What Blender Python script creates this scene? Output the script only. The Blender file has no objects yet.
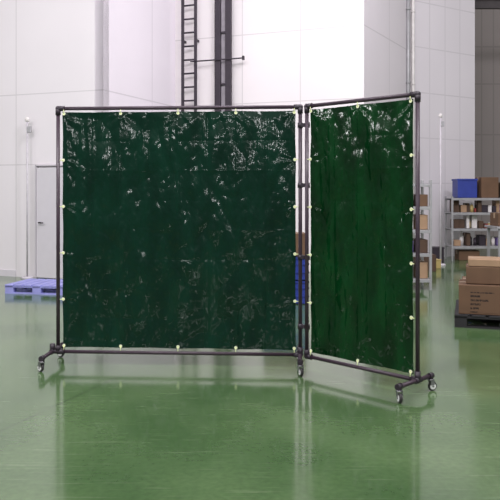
import bpy, bmesh, math, random
from mathutils import Vector, Matrix, noise
random.seed(4)
S=bpy.context.scene
S.view_settings.view_transform='Standard'
col=S.collection

# ---------------------------------------------------------------- materials
def srgb(r,g,b):
    f=lambda c:(c/255/12.92) if c/255<=0.04045 else ((c/255+0.055)/1.055)**2.4
    return (f(r),f(g),f(b),1)
def mat(name,c,rough=0.6,metal=0.0,vary=0.12,scale=8,bump=0.0,spec=0.5):
    m=bpy.data.materials.new(name); m.use_nodes=True
    nt=m.node_tree; b=nt.nodes['Principled BSDF']
    b.inputs['Roughness'].default_value=rough; b.inputs['Metallic'].default_value=metal
    b.inputs['Specular IOR Level'].default_value=spec
    tc=nt.nodes.new('ShaderNodeTexCoord'); n=nt.nodes.new('ShaderNodeTexNoise')
    n.inputs['Scale'].default_value=scale; n.inputs['Detail'].default_value=4
    nt.links.new(tc.outputs['Object'],n.inputs['Vector'])
    r=nt.nodes.new('ShaderNodeValToRGB')
    r.color_ramp.elements[0].position=0.3; r.color_ramp.elements[1].position=0.7
    r.color_ramp.elements[0].color=tuple(x*(1-vary) for x in c[:3])+(1,)
    r.color_ramp.elements[1].color=tuple(min(1,x*(1+vary)) for x in c[:3])+(1,)
    nt.links.new(n.outputs['Fac'],r.inputs['Fac']); nt.links.new(r.outputs['Color'],b.inputs['Base Color'])
    if bump:
        bp=nt.nodes.new('ShaderNodeBump'); bp.inputs['Strength'].default_value=bump; bp.inputs['Distance'].default_value=0.01
        nt.links.new(n.outputs['Fac'],bp.inputs['Height']); nt.links.new(bp.outputs['Normal'],b.inputs['Normal'])
    return m

def wall_mat(name,c,xs,zs,line=0.012,dark=0.72,zdark=None):
    """painted wall panels with joints at the given local x and z values"""
    m=mat(name,c,0.55,0,0.03,0.7)
    nt=m.node_tree; b=nt.nodes['Principled BSDF']
    src=b.inputs['Base Color'].links[0].from_socket
    tc=nt.nodes.new('ShaderNodeTexCoord'); sp=nt.nodes.new('ShaderNodeSeparateXYZ')
    nt.links.new(tc.outputs['Object'],sp.inputs[0])
    acc=None
    for ax,vals in (('X',xs),('Z',zs)):
        for v in vals:
            q=nt.nodes.new('ShaderNodeMath'); q.operation='COMPARE'
            q.inputs[1].default_value=v; q.inputs[2].default_value=line
            nt.links.new(sp.outputs[ax],q.inputs[0])
            if acc is None: acc=q.outputs[0]
            else:
                a=nt.nodes.new('ShaderNodeMath'); a.operation='MAXIMUM'
                nt.links.new(acc,a.inputs[0]); nt.links.new(q.outputs[0],a.inputs[1]); acc=a.outputs[0]
    mx=nt.nodes.new('ShaderNodeMix'); mx.data_type='RGBA'
    nt.links.new(src,mx.inputs['A']); mx.inputs['B'].default_value=tuple(x*dark for x in c[:3])+(1,)
    if acc: nt.links.new(acc,mx.inputs['Factor'])
    else: mx.inputs['Factor'].default_value=0
    nt.links.new(mx.outputs['Result'],b.inputs['Base Color'])
    return m

M={}
M['pipe']=mat('dark_plum_coated_pipe',srgb(60,46,58),0.35,0.0,0.1)
M['joint']=mat('black_pipe_joint',srgb(44,35,46),0.45)
M['tire']=mat('dark_rubber_tread',srgb(48,46,48),0.5)
M['hub']=mat('white_wheel_hub',srgb(245,245,245),0.4)
M['zinc']=mat('zinc_steel',srgb(150,148,154),0.3,0.8)
M['tie']=mat('pale_yellow_tie',srgb(228,236,176),0.5)
M['eyelet']=mat('white_eyelet',srgb(236,238,210),0.35)
M['carton']=mat('brown_cardboard',srgb(98,73,54),0.8,0,0.12,5)
M['cartonl']=mat('tan_cardboard',srgb(152,124,98),0.8,0,0.10,5)
M['cartond']=mat('dark_cardboard',srgb(76,57,44),0.8,0,0.10,5)
M['tape']=mat('packing_tape',srgb(160,136,110),0.3)
M['pal_dark']=mat('dark_plastic_pallet',srgb(34,32,36),0.6)
M['pal_blue']=mat('lilac_blue_plastic',srgb(144,146,206),0.5)
M['blue']=mat('blue_plastic',srgb(40,56,136),0.4)
M['grey']=mat('grey_metal',srgb(150,150,152),0.45,0.2)
M['greyd']=mat('dark_grey_metal',srgb(44,36,46),0.5,0.1)
M['greym']=mat('mid_grey_metal',srgb(150,144,152),0.5,0.1)
M['white']=mat('white_plastic',srgb(210,206,204),0.5)
M['pole']=mat('pale_grey_pole_paint',srgb(190,186,192),0.5)
M['door']=mat('pale_lilac_door_paint',srgb(204,200,206),0.5,0,0.02)
M['frame']=mat('grey_door_frame_paint',srgb(182,178,184),0.5,0,0.02)
M['beam']=mat('grey_beam_paint',srgb(70,64,66),0.5)
M['black']=mat('black_plastic',srgb(26,26,30),0.5)
M['yellow']=mat('yellow_plastic',srgb(176,156,100),0.5)
M['violet']=mat('violet_plastic',srgb(110,92,150),0.5)
M['red']=mat('red_plastic',srgb(140,56,50),0.5)

def print_material():
    """rows of dark printed writing on brown cardboard"""
    m=bpy.data.materials.new('printed_cardboard'); m.use_nodes=True
    nt=m.node_tree; b=nt.nodes['Principled BSDF']; L=nt.links.new; b.inputs['Roughness'].default_value=0.8
    tc=nt.nodes.new('ShaderNodeTexCoord'); sp=nt.nodes.new('ShaderNodeSeparateXYZ'); L(tc.outputs['Object'],sp.inputs[0])
    def mth(op,a,bv=None):
        q=nt.nodes.new('ShaderNodeMath'); q.operation=op
        if isinstance(a,float): q.inputs[0].default_value=a
        else: L(a,q.inputs[0])
        if bv is not None:
            if isinstance(bv,float): q.inputs[1].default_value=bv
            else: L(bv,q.inputs[1])
        return q.outputs[0]
    zr=mth('DIVIDE',sp.outputs['Z'],0.040); fr=mth('FRACT',zr); row=mth('FLOOR',zr)
    rowm=mth('MULTIPLY',mth('GREATER_THAN',fr,0.25),mth('LESS_THAN',fr,0.74))
    mp=nt.nodes.new('ShaderNodeMapping'); mp.inputs['Scale'].default_value=(80,1,65); L(tc.outputs['Object'],mp.inputs['Vector'])
    n=nt.nodes.new('ShaderNodeTexNoise'); n.inputs['Scale'].default_value=1; n.inputs['Detail'].default_value=1; L(mp.outputs[0],n.inputs['Vector'])
    g=mth('GREATER_THAN',n.outputs['Fac'],0.42)
    wn=nt.nodes.new('ShaderNodeTexWhiteNoise'); wn.noise_dimensions='1D'; L(row,wn.inputs['W'])
    lim=mth('ADD',mth('MULTIPLY',wn.outputs['Value'],0.18),-0.10)
    xm=mth('LESS_THAN',sp.outputs['X'],lim)
    f=mth('MULTIPLY',mth('MULTIPLY',rowm,g),xm)
    mx=nt.nodes.new('ShaderNodeMix'); mx.data_type='RGBA'; L(f,mx.inputs['Factor'])
    mx.inputs['A'].default_value=srgb(98,73,54); mx.inputs['B'].default_value=srgb(34,22,17)
    L(mx.outputs['Result'],b.inputs['Base Color'])
    return m
M['print']=print_material()

# floor
def floor_material():
    m=bpy.data.materials.new('glossy_green_epoxy_floor'); m.use_nodes=True
    nt=m.node_tree; b=nt.nodes['Principled BSDF']; L=nt.links.new
    tc=nt.nodes.new('ShaderNodeTexCoord')
    n1=nt.nodes.new('ShaderNodeTexNoise'); n1.inputs['Scale'].default_value=1.1; n1.inputs['Detail'].default_value=8
    L(tc.outputs['Object'],n1.inputs['Vector'])
    r=nt.nodes.new('ShaderNodeValToRGB'); e=r.color_ramp.elements
    e[0].position=0.36; e[0].color=srgb(70,97,60); e[1].position=0.66; e[1].color=srgb(94,119,79)
    L(n1.outputs['Fac'],r.inputs['Fac'])
    prev=r.outputs['Color']
    for rot,sc in ((0.9,(0.8,14,1)),(-1.1,(0.9,18,1)),(1.5,(1.2,22,1))):
        mp=nt.nodes.new('ShaderNodeMapping'); mp.inputs['Rotation'].default_value=(0,0,rot); mp.inputs['Scale'].default_value=sc
        L(tc.outputs['Object'],mp.inputs['Vector'])
        n2=nt.nodes.new('ShaderNodeTexNoise'); n2.inputs['Scale'].default_value=2.0; n2.inputs['Detail'].default_value=6
        L(mp.outputs[0],n2.inputs['Vector'])
        r2=nt.nodes.new('ShaderNodeValToRGB'); r2.color_ramp.elements[0].position=0.63; r2.color_ramp.elements[1].position=0.71
        r2.color_ramp.elements[0].color=(0,0,0,1); r2.color_ramp.elements[1].color=(0.3,0.3,0.3,1)
        L(n2.outputs['Fac'],r2.inputs['Fac'])
        mx=nt.nodes.new('ShaderNodeMix'); mx.data_type='RGBA'
        L(r2.outputs['Color'],mx.inputs['Factor']); L(prev,mx.inputs['A']); mx.inputs['B'].default_value=srgb(130,144,116)
        prev=mx.outputs['Result']
    n4=nt.nodes.new('ShaderNodeTexNoise'); n4.inputs['Scale'].default_value=30; n4.inputs['Detail'].default_value=4
    L(tc.outputs['Object'],n4.inputs['Vector'])
    r4=nt.nodes.new('ShaderNodeValToRGB'); r4.color_ramp.elements[0].position=0.25; r4.color_ramp.elements[1].position=0.75
    r4.color_ramp.elements[0].color=(0.86,0.86,0.86,1); r4.color_ramp.elements[1].color=(1.14,1.14,1.14,1)
    L(n4.outputs['Fac'],r4.inputs['Fac'])
    mz=nt.nodes.new('ShaderNodeMix'); mz.data_type='RGBA'; mz.blend_type='MULTIPLY'; mz.inputs['Factor'].default_value=1
    L(prev,mz.inputs['A']); L(r4.outputs['Color'],mz.inputs['B']); prev=mz.outputs['Result']
    mp2=nt.nodes.new('ShaderNodeMapping'); mp2.inputs['Rotation'].default_value=(0,0,0.37); mp2.inputs['Location'].default_value=(0.6,0.5,0)
    L(tc.outputs['Object'],mp2.inputs['Vector'])
    br=nt.nodes.new('ShaderNodeTexBrick'); br.offset=0; br.inputs['Scale'].default_value=1
    br.inputs['Brick Width'].default_value=3.1; br.inputs['Row Height'].default_value=3.1
    br.inputs['Mortar Size'].default_value=0.007; br.inputs['Mortar Smooth'].default_value=0
    L(mp2.outputs[0],br.inputs['Vector'])
    mx2=nt.nodes.new('ShaderNodeMix'); mx2.data_type='RGBA'
    fm=nt.nodes.new('ShaderNodeMath'); fm.operation='MULTIPLY'; fm.inputs[1].default_value=0.6
    L(br.outputs['Fac'],fm.inputs[0]); L(fm.outputs[0],mx2.inputs['Factor'])
    L(prev,mx2.inputs['A']); mx2.inputs['B'].default_value=srgb(46,60,42)
    L(mx2.outputs['Result'],b.inputs['Base Color'])
    rr=nt.nodes.new('ShaderNodeMapRange'); rr.inputs['From Min'].default_value=0.3; rr.inputs['From Max'].default_value=0.7
    rr.inputs['To Min'].default_value=0.09; rr.inputs['To Max'].default_value=0.16
    L(n1.outputs['Fac'],rr.inputs['Value']); L(rr.outputs[0],b.inputs['Roughness'])
    b.inputs['Specular IOR Level'].default_value=0.85
    return m
M['floor']=floor_material()

def vinyl(name,c,seed,dark):
    m=bpy.data.materials.new(name); m.use_nodes=True
    nt=m.node_tree; b=nt.nodes['Principled BSDF']; L=nt.links.new
    tc=nt.nodes.new('ShaderNodeTexCoord'); mp=nt.nodes.new('ShaderNodeMapping')
    mp.inputs['Location'].default_value=(seed,seed,0); L(tc.outputs['Object'],mp.inputs['Vector'])
    # mottled base colour standing in for bright background light through the sheet
    cm=nt.nodes.new('ShaderNodeMapping'); cm.inputs['Scale'].default_value=(7,1,2.2); L(mp.outputs[0],cm.inputs['Vector'])
    cn=nt.nodes.new('ShaderNodeTexNoise'); cn.inputs['Scale'].default_value=1; cn.inputs['Detail'].default_value=4; L(cm.outputs[0],cn.inputs['Vector'])
    cr=nt.nodes.new('ShaderNodeValToRGB'); cr.color_ramp.elements[0].position=0.35; cr.color_ramp.elements[1].position=0.68
    cr.color_ramp.elements[0].color=tuple(x*dark for x in c[:3])+(1,); cr.color_ramp.elements[1].color=tuple(x*(2-dark) for x in c[:3])+(1,)
    L(cn.outputs['Fac'],cr.inputs['Fac']); L(cr.outputs['Color'],b.inputs['Base Color'])
    b.inputs['Roughness'].default_value=0.12
    b.inputs['Specular IOR Level'].default_value=0.42
    w=nt.nodes.new('ShaderNodeTexNoise'); w.inputs['Scale'].default_value=4; w.inputs['Detail'].default_value=2
    L(mp.outputs[0],w.inputs['Vector'])
    va=nt.nodes.new('ShaderNodeVectorMath'); va.operation='MULTIPLY_ADD'; va.inputs[1].default_value=(0.2,0.2,0.2)
    L(w.outputs['Color'],va.inputs[0]); L(mp.outputs[0],va.inputs[2])
    st=nt.nodes.new('ShaderNodeMapping'); st.inputs['Scale'].default_value=(1.5,1,0.7); L(va.outputs[0],st.inputs['Vector'])
    n=nt.nodes.new('ShaderNodeTexNoise'); n.noise_type='RIDGED_MULTIFRACTAL'
    n.inputs['Scale'].default_value=5; n.inputs['Detail'].default_value=3; n.inputs['Distortion'].default_value=0.3
    L(st.outputs[0],n.inputs['Vector'])
    b1=nt.nodes.new('ShaderNodeBump'); b1.inputs['Strength'].default_value=0.4; b1.inputs['Distance'].default_value=0.004; L(n.outputs['Fac'],b1.inputs['Height'])
    L(b1.outputs['Normal'],b.inputs['Normal'])
    return m
M['vin1']=vinyl('dark_teal_green_vinyl',srgb(4,40,28),0,0.75)
M['vin2']=vinyl('dark_green_vinyl',srgb(3,47,18),5,0.55)

# ---------------------------------------------------------------- mesh builder
class MB:
    def __init__(s): s.bm=bmesh.new(); s.mats=[]
    def mi(s,k):
        if k not in s.mats: s.mats.append(k)
        return s.mats.index(k)
    def _tag(s,vs,k,smooth=False):
        i=s.mi(k); fs=set(f for v in vs for f in v.link_faces)
        for f in fs: f.material_index=i; f.smooth=smooth
    def box(s,c,size,k,rot=None,bev=0.0):
        r=bmesh.ops.create_cube(s.bm,size=1); vs=r['verts']
        mt=Matrix.Translation(Vector(c))@(rot.to_4x4() if rot else Matrix.Identity(4))@Matrix.Diagonal((*size,1))
        bmesh.ops.transform(s.bm,matrix=mt,verts=vs)
        i=s.mi(k)
        for f in set(f for v in vs for f in v.link_faces): f.material_index=i
        if bev:
            es=list(set(e for v in vs for e in v.link_edges))
            bmesh.ops.bevel(s.bm,geom=es,offset=bev,segments=2,affect='EDGES',profile=0.5)
    def cyl(s,p1,p2,r,k,seg=16,r2=None,smooth=True):
        p1=Vector(p1);p2=Vector(p2);d=p2-p1
        res=bmesh.ops.create_cone(s.bm,cap_ends=True,segments=seg,radius1=r,radius2=r if r2 is None else r2,depth=d.length)
        q=Vector((0,0,1)).rotation_difference(d.normalized())
        bmesh.ops.transform(s.bm,matrix=Matrix.Translation((p1+p2)/2)@q.to_matrix().to_4x4(),verts=res['verts'])
        s._tag(res['verts'],k,smooth)
        for v in res['verts']:
            for f in v.link_faces:
                if len(f.verts)>4: f.smooth=False
    def sph(s,c,r,k,sc=(1,1,1)):
        res=bmesh.ops.create_uvsphere(s.bm,u_segments=16,v_segments=10,radius=r)
        bmesh.ops.transform(s.bm,matrix=Matrix.Translation(c)@Matrix.Diagonal((*sc,1)),verts=res['verts'])
        s._tag(res['verts'],k,True)
    def torus(s,c,R,r,k,axis='Y',n=20,m=8):
        i=s.mi(k); rings=[]
        for a in range(n):
            t=2*math.pi*a/n; ring=[]
            for b in range(m):
                u=2*math.pi*b/m; rr=R+r*math.cos(u); h=r*math.sin(u)
                if axis=='Y': p=(rr*math.cos(t),h,rr*math.sin(t))
                elif axis=='X': p=(h,rr*math.cos(t),rr*math.sin(t))
                else: p=(rr*math.cos(t),rr*math.sin(t),h)
                ring.append(s.bm.verts.new(Vector(c)+Vector(p)))
            rings.append(ring)
        for a in range(n):
            for b in range(m):
                f=s.bm.faces.new((rings[a][b],rings[(a+1)%n][b],rings[(a+1)%n][(b+1)%m],rings[a][(b+1)%m]))
                f.material_index=i; f.smooth=True
    def done(s,name,parent=None,loc=(0,0,0),rotz=0,**props):
        bmesh.ops.recalc_face_normals(s.bm,faces=s.bm.faces)
        me=bpy.data.meshes.new(name); s.bm.to_mesh(me); s.bm.free()
        for k in s.mats: me.materials.append(M[k])
        o=bpy.data.objects.new(name,me); col.objects.link(o)
        o.location=loc; o.rotation_euler=(0,0,rotz)
        if parent: o.parent=parent
        for a,b in props.items(): o[a]=b
        return o
def empty(name,loc,rotz=0,**props):
    o=bpy.data.objects.new(name,None); col.objects.link(o); o.location=loc; o.rotation_euler=(0,0,rotz)
    o.empty_display_size=0.1
    for a,b in props.items(): o[a]=b
    return o

# ---------------------------------------------------------------- setting
mb=MB(); mb.box((0,0,-0.05),(44,44,0.1),'floor'); mb.done('floor',loc=(0,6,0),kind='structure')

def wall(name,a,b,h,m,thick=0.15,zb=0):
    """front surface runs from a to b (plan), body extends behind"""
    a=Vector(a);b=Vector(b);d=b-a; L=d.length; ang=math.atan2(d.y,d.x)
    M[name]=m
    k=MB(); k.box((L/2,thick/2,zb+(h-zb)/2),(L,thick,h-zb),name)
    return k.done(name,loc=(a.x,a.y,0),rotz=ang,kind='structure')
WH=7.0
A=Vector((-2.19,10.6)); u=Vector((0.93,-0.36)).normalized(); v=Vector((0.36,0.93)).normalized()
LFT=A-u*8
white=srgb(223,218,222); lil=srgb(233,226,234); grey=srgb(216,211,216)
wall('wall_left',LFT,A,WH,wall_mat('white_wall_paint',white,[8-0.0,8-1.60,8-3.9,8-5.9],[2.86,1.76,4.9],0.008,0.80))
B=A+v*2.34
wall('wall_recess',A,B,WH,wall_mat('white_wall_violet_light_tint',lil,[1.49],[2.86,4.9],0.010,0.80))  # violet light and extra brightness painted into the recess wall colour
C=B+u*3.43
wall('wall_back',B,C,WH,wall_mat('white_panel_wall',srgb(222,216,218),[1.30,2.35],[2.86,4.05,4.9],0.009,0.78))
D=Vector((3.23,14.0))
wall('wall_return',C,D,WH,wall_mat('bright_white_wall',srgb(222,216,221),[1.3],[2.86,4.05],0.011,0.82))
E=Vector((4.75,15.0))
wall('wall_right',D,E,WH,wall_mat('grey_panel_wall',grey,[0.45,0.9,1.35],[1.5,2.4,3.3,4.2,5.1,6],0.012,0.86))
wall('wall_far',(3.5,21),(14,21),WH,wall_mat('beige_grey_far_wall',srgb(150,142,140),[3,3.35,3.7,4.05,4.5,5,6],[1.5,3.0,4.5,5.6],0.02,0.82))
wall('wall_side',E,(4.9,21),WH,wall_mat('grey_side_wall',grey,[2],[3.0],0.012,0.8))

k=MB(); k.box((3.2,-0.006,0.05),(6.4,0.012,0.10),'door'); k.done('baseboard_left',loc=(LFT.x,LFT.y,0),rotz=math.atan2(u.y,u.x),kind='structure')

# door in the left wall
dang=math.atan2(u.y,u.x)
dl=8-1.19
k=MB()
k.box((dl+0.36,-0.02,0.86),(0.70,0.04,1.70),'door',bev=0.004)
for (cx,cz,sx,sz) in ((dl,0.875,0.016,1.75),(dl+0.72,0.875,0.016,1.75),(dl+0.36,1.74,0.736,0.016)):
    k.box((cx,-0.025,cz),(sx,0.05,sz),'frame')
dr=k.done('door_1',loc=(LFT.x,LFT.y,0),rotz=dang,kind='structure')
k=MB(); k.cyl((dl+0.09,-0.09,0.86),(dl+0.09,-0.04,0.86),0.012,'greyd'); k.cyl((dl+0.08,-0.09,0.86),(dl+0.17,-0.09,0.86),0.009,'greyd')
k.done('handle',parent=dr)

# ---------------------------------------------------------------- wall fixtures
def on_line(P0,dirv,s,off): # off toward viewer
    n=Vector((dirv.y,-dirv.x))
    return P0+dirv*s+n*off
ba=math.atan2(u.y,u.x)
k=MB(); W=0.25
for x in (-W/2,W/2): k.box((x,0,WH/2),(0.05,0.035,WH-0.02),'greyd',bev=0.003)
z=0.3
while z<WH-0.1: k.cyl((-W/2,0,z),(W/2,0,z),0.016,'greyd',10); z+=0.24
z=0.8
while z<WH: 
    for x in (-W/2,W/2): k.box((x,0.06,z),(0.03,0.12,0.04),'greyd')
    z+=1.6
p=on_line(B,u,0.345,0.14)
k.done('wall_ladder',loc=(p.x,p.y,0),rotz=ba,label='dark steel fixed ladder mounted up a white wall',category='ladder')
k=MB()
for x,w_ in ((-0.095,0.11),(0.105,0.11)): k.box((x,0,WH/2),(w_,0.05,WH-0.02),'greyd',bev=0.004)
k.box((0,0.04,WH/2),(0.13,0.02,WH-0.02),'greym')
z=0.5
while z<WH-0.1: k.box((0,0.01,z),(0.14,0.03,0.03),'greyd'); z+=0.9
p=on_line(B,u,0.985,0.12)
mast=k.done('cable_mast',loc=(p.x,p.y,0),rotz=ba,label='dark twin-rail steel mast running up the white wall',category='mast')
k=MB()
k.cyl((-0.60,-0.05,3.62),(0.40,-0.05,3.62),0.012,'greyd',10)
k.box((0.40,-0.05,3.62),(0.035,0.04,0.07),'greyd')
k.done('cross_arm',parent=mast)

def vpipe(name,x,y,r,h,matk,label):
    k=MB(); k.cyl((0,0,0),(0,0,h),r,matk,14)
    z=0.6
    while z<h: k.cyl((0,0,z),(0,0,z+0.03),r*1.35,matk,14); z+=1.4
    return k.done(name,loc=(x,y,0),label=label,category='pipe')
vpipe('drain_pipe',3.02,13.55,0.035,WH-0.02,'grey','pale grey vertical pipe against the wall corner')
vpipe('drain_pipe',3.16,13.75,0.03,WH-0.02,'white','white vertical pipe against the wall corner')
def stand(x,y,top,r=0.02):
    k=MB(); k.cyl((0,0,0),(0,0,0.03),0.10,'pole',20,r2=0.08); k.cyl((0,0,0.03),(0,0,top),r,'pole',12)
    k.sph((0,0,top+0.03),0.035,'white',(1,1,1.2)); k.box((0.03,0,top-0.12),(0.06,0.05,0.10),'grey',bev=0.005)
    return k.done('signal_pole',loc=(x,y,0),label='thin pale pole with a small round head by the wall',category='pole')
p=on_line(A,u,-1.29,0.12); stand(p.x,p.y,2.42,0.013)
stand(3.45,12.85,2.68,0.018)

# ---------------------------------------------------------------- welding screens
FZ=0.102; PR=0.0145; JR=0.0205
def wheel_caster(parent,x,y,yaw):
    """swivel caster under the end of a foot"""
    k=MB()
    k.cyl((0,0,0.080),(0,0,0.105),0.010,'zinc',10)
    k.cyl((0,0,0.073),(0,0,0.081),0.022,'zinc',16)
    for s in (-1,1): 
        k.box((0.008,s*0.018,0.060),(0.026,0.003,0.036),'zinc')
    k.cyl((0.014,-0.020,0.033),(0.014,0.020,0.033),0.006,'zinc',10)
    k.torus((0.014,0,0.033),0.023,0.010,'tire','Y',22,8)
    k.cyl((0.014,-0.012,0.033),(0.014,0.012,0.033),0.023,'tire',20)
    k.cyl((0.014,-0.0132,0.033),(0.014,0.0132,0.033),0.021,'hub',20)
    return k.done('caster',parent=parent,loc=(x,y,0),rotz=yaw)
def foot(parent,x,half,yaws,dx=0.0,yo=0.0):
    k=MB()
    k.cyl((0,-half,FZ+0.0),(0,half,FZ+0.0),PR,'pipe',16)
    for s in (-1,1):
        k.cyl((0,s*half-0.02,FZ),(0,s*half+0.02,FZ),JR,'joint',16)
        k.cyl((0,s*half,FZ-0.028),(0,s*half,FZ),0.018,'joint',16)
    k.cyl((0,-yo-0.035,FZ),(0,-yo+0.035,FZ),JR,'joint',16)
    k.cyl((0,-yo,FZ),(0,-yo,FZ+0.06),JR,'joint',16)
    if dx: k.cyl((0,0,FZ),(dx,0,FZ),0.017,'joint',14)
    f=k.done('foot',parent=parent,loc=(x,yo,0))
    for s,yw in zip((-1,1),yaws): wheel_caster(f,0,s*half,yw)
    return f
def sheet(parent,x0,x1,z0,z1,nx,nz,mk,seed,clipx,clipz,wav,vert):
    w=x1-x0;h=z1-z0; NX=nx;NZ=nz
    bm=bmesh.new(); g=[]
    def fr(t,n): 
        a=t*n; return a-math.floor(a)
    nz_=lambda *a: noise.noise(Vector(a))
    rid=lambda *a: 1-abs(noise.noise(Vector(a)))*2
    nf=int(round(w/0.235))
    ins=0.016
    ties=[]
    for i in range(clipx+1):
        x=x0+ins+(w-2*ins)*i/clipx; ties+= [(x,z1-ins),(x,z0+ins)]
    for j in range(1,clipz):
        z=z0+ins+(h-2*ins)*j/clipz; ties+=[(x0+ins,z),(x1-ins,z)]
    for j in range(NZ+1):
        row=[]
        for i in range(NX+1):
            s=i/NX;t=j/NZ
            X=x0+s*w; Z=z0+t*h
            wv=1-min(s,1-s)*8
            if wv>0: X+=(1 if s<0.5 else -1)*wv*(0.003*math.sin(math.pi*fr(t,clipz))+wav*(0.5+nz_(Z*2.5,seed+s,0)))
            wv=1-min(t,1-t)*8
            if wv>0: Z+=(1 if t<0.5 else -1)*wv*0.004*math.sin(math.pi*fr(s,clipx))
            pk=0.55+0.55*(1-t)
            y=0.018*nz_(X*1.6+seed,Z*0.9,seed*1.7)
            # broad soft diagonal and vertical folds
            y+=0.009*rid(X*2.8+Z*1.5+seed,Z*0.8-X*0.7,seed)
            y+=0.008*rid(X*4.2-Z*2.5,Z*1.3+X*1.4,seed+9)
            y+=0.008*vert*rid(X*6+0.4*Z,Z*0.6,seed+31)
            y+=0.0045*vert*rid(X*14+0.6*Z,Z*1.2,seed+37)
            y+=0.0050*pk*rid(X*9+Z*3,Z*4-X*2,seed+4)
            y+=0.0028*pk*rid(X*18-Z*5,Z*9+X*3,seed+3)
            y+=0.0013*pk*rid(X*36+Z*9,Z*17+X*3,seed+13)
            # slight irregular puckers at each tie
            for ti,(tx,tz) in enumerate(ties):
                dx=X-tx; dz=Z-tz; r2=dx*dx+dz*dz
                if r2<0.12:
                    r_=math.sqrt(r2)
                    y+=0.0026*math.exp(-r_/0.12)*math.sin((5+ti%3)*math.atan2(dz,dx)+ti*1.7+6*nz_(X*6,Z*6,ti))*min(1,r_/0.05)
            for c in range(1,nf):
                d=abs(s-c/nf)*w; am=0.0072*(0.9+0.7*nz_(Z*2,c*3.1,seed))
                y+=(am if c%2 else -am)*math.exp(-d/0.010)
            for c in range(1,8):
                d=abs(t-c/8)*h; am=0.0022*max(0,0.4+1.3*nz_(X*2.4,c*5.1,seed))
                y+=(am if c%2 else -am)*math.exp(-d/0.012)
            edge=min(min(s,1-s)*w,min(t,1-t)*h)
            y=(y-0.022)*min(1,0.35+edge/0.08)
            row.append(bm.verts.new((X,y,Z)))
        g.append(row)
    for j in range(NZ):
        for i in range(NX):
            f=bm.faces.new((g[j][i],g[j][i+1],g[j+1][i+1],g[j+1][i])); f.smooth=True
    me=bpy.data.meshes.new('curtain'); bm.to_mesh(me); bm.free(); me.materials.append(M[mk])
    o=bpy.data.objects.new('curtain',me); col.objects.link(o); o.parent=parent
    o['label']='glossy wrinkled dark green vinyl sheet'
    def tie(x,z,dx,dz):
        k=MB()
        k.torus((0,-0.012,0),0.0098,0.0030,'eyelet','Y',16,6)
        k.cyl((0,-0.014,0),(0,-0.004,0),0.0088,'tie',12)
        k.cyl((0,-0.012,0),(dx,-0.018,dz),0.0028,'tie',8)
        k.sph((dx,-0.018,dz),0.0028,'tie')
        k.done('tie',parent=o,loc=(x,0,z))
    for i in range(clipx+1):
        x=x0+ins+(w-2*ins)*i/clipx
        tie(x,z1-ins,0,0.03); tie(x,z0+ins,0,-0.03)
    for j in range(1,clipz):
        z=z0+ins+(h-2*ins)*j/clipz
        tie(x0+ins-0.005,z,-0.025,0); tie(x1-ins+0.005,z,0.025,0)
    return o
def screen(a,b,label,feet,clipx,clipz,mk,seed,n,ins,vert):
    a=Vector(a);b=Vector(b);d=b-a;L=d.length;ang=math.atan2(d.y,d.x)
    root=empty('welding_screen',(a.x,a.y,0),ang,label=label,category='welding screen')
    H=2.0; r=PR
    k=MB()
    k.cyl((0,0,FZ),(0,0,H),r,'pipe'); k.cyl((L,0,FZ),(L,0,H),r,'pipe')
    k.cyl((0,0,H),(L,0,H),r,'pipe'); k.cyl((0,0,FZ),(L,0,FZ),r*0.95,'pipe')
    for x in (0,L):
        s=1 if x==0 else -1
        for z,dz in ((H,-1),(FZ,1)):
            k.sph((x,0,z),JR+0.001,'joint')
            k.cyl((x,0,z),(x,0,z+dz*0.05),JR,'joint'); k.cyl((x,0,z),(x+s*0.05,0,z),JR,'joint')
    k.done('frame',parent=root)
    sheet(root,ins[0],L-ins[1],FZ+0.034,H-0.027,n[0],n[1],mk,seed,clipx,clipz,0.005,vert)
    for f in feet: foot(root,*f)
    return root,L
LAB1='wide welding screen with dark green vinyl curtain on plum pipe frame'
LAB2='narrow angled welding screen with green vinyl curtain hinged to another'
s1,L1=screen((-1.50,5.55),(0.385,5.44),LAB1,[(-0.045,0.235,(2.6,2.8),0.045),(1.885,0.235,(-1.2,1.9),0.0)],4,5,'vin1',1.3,(300,300),(0.034,0.030),0.8)
s2,L2=screen((0.432,5.395),(1.112,4.71),LAB2,[(0.965,0.19,(-0.6,1.0),0.0,-0.03)],2,5,'vin2',7.7,(170,300),(0.034,0.030),1.1)
for z in (0.32,0.85,1.40,1.86):
    k=MB(); k.cyl((0,0,-0.02),(0,0,0.02),0.020,'joint'); k.cyl((0.062,-0.02,-0.02),(0.062,-0.02,0.02),0.012,'joint')
    k.box((0.03,-0.012,0),(0.06,0.014,0.03),'joint',bev=0.002)
    k.done('hinge_clamp',parent=s1,loc=(L1,0,z))

# ---------------------------------------------------------------- pallets, cartons
def pallet(w,d,h,mk,loc,rotz,label,n=7):
    k=MB(); sw=w/(n+ (n-1)*0.22)
    for i in range(n):
        x=-w/2+sw/2+i*sw*1.22
        k.box((x,0,h-0.010),(sw,d,0.020),mk,bev=0.003)
    for y in (-d/2+0.05,0,d/2-0.05):
        k.box((0,y,h-0.027),(w,0.09,0.018),mk)
        k.box((0,y,0.009),(w,0.09,0.018),mk)
        for x in (-w/2+0.06,0,w/2-0.06): k.box((x,y,h/2),(0.12,0.09,h-0.03),mk,bev=0.004)
    return k.done('pallet',loc=loc,rotz=rotz,label=label,category='pallet')
RB=-0.30
def loc_in(O,a,b,z,rb=RB):
    return (O[0]+a*math.cos(rb)-b*math.sin(rb),O[1]+a*math.sin(rb)+b*math.cos(rb),z)
OB=(-3.23,9.35)
pallet(0.90,0.66,0.12,'pal_blue',loc_in(OB,0.45,0.33,0,-0.2),-0.2,'lilac-blue plastic pallet on the green floor by the wall')
OP=(2.03,7.05)
pallet(1.1,1.0,0.13,'pal_dark',loc_in(OP,0.55,0.50,0),RB,'dark plastic pallet carrying cardboard cartons')

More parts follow.
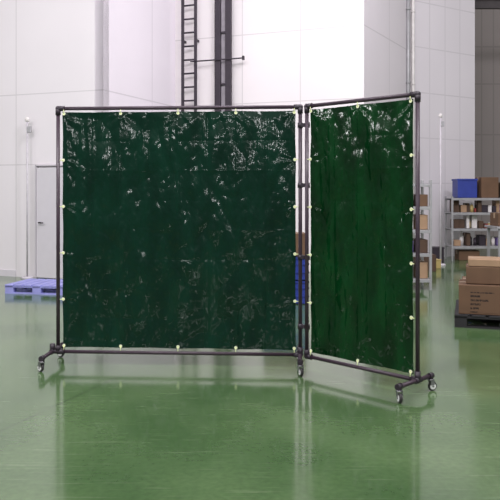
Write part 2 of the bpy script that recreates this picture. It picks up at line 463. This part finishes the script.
def carton(w,d,h,mk,loc,rotz,label,marks=False,grp=None,name='cardboard_box'):
    root=empty(name,loc,rotz,label=label,category='box')
    if grp: root['group']=grp
    k=MB()
    k.box((0,0,h/2),(w,d,h),mk,bev=0.006)
    k.done('body',parent=root)
    f=MB(); f.box((0,0,h+0.001),(w*0.98,0.05,0.002),'tape'); f.box((-w/2-0.001,0,h-0.04),(0.002,0.05,0.08),'tape'); f.done('tape',parent=root)
    if marks:
        f=MB(); f.box((0,0,0),(w*0.50,0.002,h*0.70),'print'); f.done('print',parent=root,loc=(-w*0.08,-d/2-0.001,h*0.42),label='dark printed rows of characters')
    return root
def bottle(loc,mk,h=0.22,r=0.04,label='',grp=None):
    k=MB(); k.cyl((0,0,0),(0,0,h*0.7),r,mk,16); k.cyl((0,0,h*0.7),(0,0,h*0.85),r,mk,16,r2=r*0.4); k.cyl((0,0,h*0.85),(0,0,h),r*0.4,'white',12)
    o=k.done('bottle',loc=loc,label=label,category='bottle'); 
    if grp:o['group']=grp
    return o
def bin_(w,d,h,mk,loc,rotz,label,grp=None):
    root=empty('storage_bin',loc,rotz,label=label,category='bin')
    if grp: root['group']=grp
    k=MB(); k.box((0,0,h*0.46),(w*0.94,d*0.94,h*0.92),mk,bev=0.008); k.done('body',parent=root)
    k=MB(); k.box((0,0,h*0.95),(w,d,h*0.10),mk,bev=0.006); k.done('lid',parent=root)
    return root
G='cartons on the dark pallet'
carton(0.66,0.46,0.29,'carton',loc_in(OP,0.37,0.26,0.132),RB,'closed brown cardboard box with dark printed marks on pallet',marks=True,grp=G)
carton(0.34,0.46,0.29,'cartond',loc_in(OP,0.89,0.26,0.132),RB,'closed dark brown cardboard box on pallet',grp=G)
carton(0.95,0.42,0.27,'carton',loc_in(OP,0.54,0.74,0.132),RB,'long brown cardboard box on pallet',grp=G)
carton(0.56,0.38,0.17,'carton',loc_in(OP,0.39,0.28,0.428),RB,'closed brown cardboard box on top of a larger carton',grp=G)
carton(0.52,0.36,0.07,'cartonl',loc_in(OP,0.39,0.28,0.602),RB,'flat pale cardboard box on top of the carton stack',grp=G)
def crate(w,d,h,mk,loc,label):
    k=MB(); t=0.012
    k.box((0,0,t/2),(w,d,t),mk)
    for s in (-1,1):
        k.box((s*(w/2-t/2),0,h/2),(t,d,h),mk); k.box((0,s*(d/2-t/2),h/2),(w,t,h),mk)
    for z in (h*0.35,h*0.7,h-0.012):
        for s in (-1,1):
            k.box((s*w/2,0,z),(0.02,d+0.02,0.018),mk); k.box((0,s*d/2,z),(w+0.02,0.02,0.018),mk)
    return k.done('plastic_crate',loc=loc,label=label,category='crate')
crate(0.55,0.4,0.28,'blue',(0.42,8.65,0.0),'blue ribbed plastic crate standing on the green floor')
crate(0.55,0.4,0.28,'blue',(0.42,8.65,0.285),'blue ribbed plastic crate stacked on another crate')
carton(0.5,0.36,0.27,'carton',(0.42,8.65,0.572),0,'brown cardboard box on top of blue crates')

# ---------------------------------------------------------------- racks
def rack(w,d,levels,H,loc,rotz,label,back=False):
    root=empty('storage_rack',loc,rotz,label=label,category='rack')
    for sx in (-1,1):
        for sy in (-1,1):
            k=MB(); k.box((0,0,H/2),(0.035,0.035,H),'grey',bev=0.002); k.done('upright',parent=root,loc=(sx*(w/2-0.018),sy*(d/2-0.018),0))
    for z in levels:
        k=MB(); k.box((0,0,z-0.01),(w-0.01,d-0.01,0.02),'grey'); k.box((0,-d/2+0.01,z-0.025),(w-0.04,0.02,0.04),'grey',bev=0.002); k.box((0,d/2-0.01,z-0.025),(w-0.04,0.02,0.04),'grey')
        k.done('shelf',parent=root)
    return root
RX,RY=4.60,13.9
lv=(0.28,0.62,0.93,1.21)
rack(1.45,0.5,lv,1.24,(RX,RY,0),0,'grey metal rack holding boxes, bins and bottles')
bin_(0.40,0.4,0.37,'blue',(4.20,RY,1.212),0,'large blue storage bin on top of the rack','bins on the rack')
carton(0.34,0.36,0.40,'carton',(4.63,RY,1.212),0.05,'upright brown cardboard box on top of the rack',grp='cartons on the rack')
carton(0.36,0.36,0.30,'cartond',(5.03,RY,1.212),0,'dark brown cardboard box on top of the rack',grp='cartons on the rack')
specs=[('white',.11,.20),('violet',.10,.15),('grey',.13,.18),('cartonl',.14,.18),('carton',.12,.22),('black',.12,.16),('greyd',.10,.18),('cartond',.12,.2),('red',.07,.12),('yellow',.08,.12),('greyd',.14,.2),('white',.08,.16)]
names={'greyd':'dark grey','cartonl':'tan','cartond':'dark brown','carton':'brown'}
def fill(x0,x1,y,z,hmax,seed,where='rack'):
    random.seed(seed); x=x0
    while x<x1-0.05:
        mk,w,h=random.choice(specs); h=min(h*random.uniform(.6,1.5),hmax); w*=random.uniform(.45,1.1)
        if x+w>x1: break
        nm=names.get(mk,mk); yy=y+random.uniform(-0.06,0.06); rz=random.uniform(-0.12,0.12)
        if mk.startswith('carton'): carton(w,0.24,h,mk,(x+w/2,yy,z+.002),0,'small %s cardboard box on a %s shelf'%(nm,where),grp='cartons on the '+where)
        elif random.random()<0.45: bottle((x+w/2,yy-0.06,z+.002),mk,h,w*0.42,nm+' plastic bottle on a %s shelf'%where,'bottles on the '+where)
        else: bin_(w,0.24,h,mk,(x+w/2,yy,z+.002),0,nm+' lidded bin on a %s shelf'%where,'bins on the '+where)
        x+=w+random.choice((0.006,0.01,0.03))
fill(3.95,5.25,RY,0.93,0.25,11); fill(3.95,5.25,RY,0.62,0.27,12); fill(3.95,5.25,RY,0.28,0.30,15)
carton(0.4,0.3,0.19,'carton',(4.25,RY,0.0),0,'low brown cardboard box under the rack',grp='cartons on the rack')
rack(0.75,0.5,(0.15,0.50,0.82,1.14,1.45),1.5,(2.10,9.9,0),0,'grey metal rack with cartons behind the angled screen')
for i,z in enumerate((0.15,0.50,0.82,1.14)):
    carton(0.32,0.4,0.26,('carton','cartonl','cartond','carton')[i],(1.92,9.9,z+.002),0,'cardboard box on the grey rack',grp='cartons on the grey rack')
    carton(0.15,0.36,(0.22,0.18,0.2,0.16)[i],('cartonl','cartond','cartonl','carton')[i],(2.36,9.9,z+.002),0,'narrow cardboard box on the grey rack',grp='cartons on the grey rack')
    bin_(0.14,0.3,(0.2,0.16,0.25,0.14)[i],('grey','violet','white','greyd')[i],(2.18,9.9,z+.002),0,'small lidded bin on the grey rack',grp='bins on the grey rack')
bin_(0.20,0.24,0.16,'yellow',(3.20,12.4,0),0.2,'dull yellow lidded bin on the floor')
carton(0.3,0.3,0.28,'cartond',(2.95,12.0,0),0.1,'dark brown cardboard box on the floor')
bin_(0.22,0.25,0.30,'greyd',(3.50,13.3,0),0,'dark grey lidded bin on the floor by the rack')
# work table between rack and cartons
root=empty('work_table',(4.28,11.0,0),0,label='grey metal work table holding tools and boxes',category='table')
k=MB(); k.box((0,0,0.79),(1.1,0.6,0.035),'grey',bev=0.004); k.done('table_top',parent=root)
for sx in (-1,1):
    for sy in (-1,1):
        k=MB(); k.box((0,0,0.385),(0.04,0.04,0.77),'grey'); k.done('leg',parent=root,loc=(sx*0.5,sy*0.25,0))
k=MB(); k.box((0,0,0.25),(1.0,0.5,0.02),'grey'); k.done('shelf',parent=root)
carton(0.20,0.3,0.20,'carton',(3.88,11.0,0.81),0.1,'small brown cardboard box on the work table')
bin_(0.12,0.2,0.14,'white',(4.06,11.0,0.81),0,'white lidded bin on the work table')
bottle((4.17,10.95,0.81),'greyd',0.24,0.04,'dark grey plastic bottle on the work table')
carton(0.2,0.3,0.3,'cartond',(4.35,11.0,0.81),0,'dark cardboard box on the work table')
carton(0.4,0.35,0.3,'cartond',(4.10,11.0,0.262),0,'dark cardboard box under the work table')
k=MB(); k.box((0,0,0.1),(4.0,0.12,0.03),'beam'); k.box((0,0,-0.1),(4.0,0.12,0.03),'beam'); k.box((0,0,0),(4.0,0.03,0.2),'beam')
k.done('trim_1',loc=(7.2,17.0,5.82),kind='structure')

# ---------------------------------------------------------------- light
w=bpy.data.worlds.new('World'); S.world=w; w.use_nodes=True
nt=w.node_tree; bg=nt.nodes['Background']; bg.inputs['Strength'].default_value=0.68
tc=nt.nodes.new('ShaderNodeTexCoord'); sp=nt.nodes.new('ShaderNodeSeparateXYZ'); nt.links.new(tc.outputs['Generated'],sp.inputs[0])
cr=nt.nodes.new('ShaderNodeValToRGB'); cr.color_ramp.elements[0].position=0.10; cr.color_ramp.elements[0].color=(0.24,0.23,0.24,1)
cr.color_ramp.elements[1].position=0.55; cr.color_ramp.elements[1].color=(1.0,0.96,0.97,1)
nt.links.new(sp.outputs['Z'],cr.inputs[0]); nt.links.new(cr.outputs[0],bg.inputs['Color'])
def area(name,loc,target,sx,sy,power,c=(1,1,1)):
    l=bpy.data.lights.new(name,'AREA'); l.shape='RECTANGLE'; l.size=sx; l.size_y=sy; l.energy=power; l.color=c
    o=bpy.data.objects.new(name,l); col.objects.link(o); o.location=loc
    o.rotation_euler=(Vector(target)-Vector(loc)).to_track_quat('-Z','Y').to_euler()
for (lx,ly,tx,ty,pw,cc) in ((-5,2,-4,11,320,(1,0.95,1)),(-0.5,2.0,0.5,12,270,(1,0.98,0.98)),(4.5,3,4,14,330,(1,0.96,1))):
    area('wall_fill_light',(lx,ly,7.5),(tx,ty,1.6),2.5,1.0,pw,cc)  # added area lights angled at the walls to brighten them evenly
for i,lx in enumerate((-6,-3,0,3,6)):
    area('vinyl_highlight_light',(lx,-3.5,6.2),(lx*0.4,5,1.0),0.8,0.3,34)  # unseen lights added behind the camera for highlights on the vinyl
    area('vinyl_highlight_light',(lx+1.2,-9,4.0),(lx*0.4,5,1.0),0.8,0.3,38)
for i,ly in enumerate((1.0,3.5,6.0)):
    area('vinyl_highlight_light',(-9,ly,4.2),(0.8,5,1.0),0.7,0.3,36)  # added at the left so the angled curtain reflects bright streaks
area('lavender_fill_light',(1.5,6.0,6.6),(-1.7,11.6,3.0),1.2,1.2,170,(0.96,0.90,1.0))  # added fill that brightens the recess wall
area('lavender_fill_light',(2.0,9.0,6.6),(4.0,14.5,3.0),1.0,1.0,60,(0.97,0.91,1.0))  # added fill that lightens the right wall panels

cam=bpy.data.cameras.new('camera'); co=bpy.data.objects.new('camera',cam); col.objects.link(co)
co.location=(0,0,1.364); co.rotation_euler=(math.pi/2,0,0)
cam.sensor_width=36; cam.lens=710/500*36; cam.shift_y=-0.12
S.camera=co
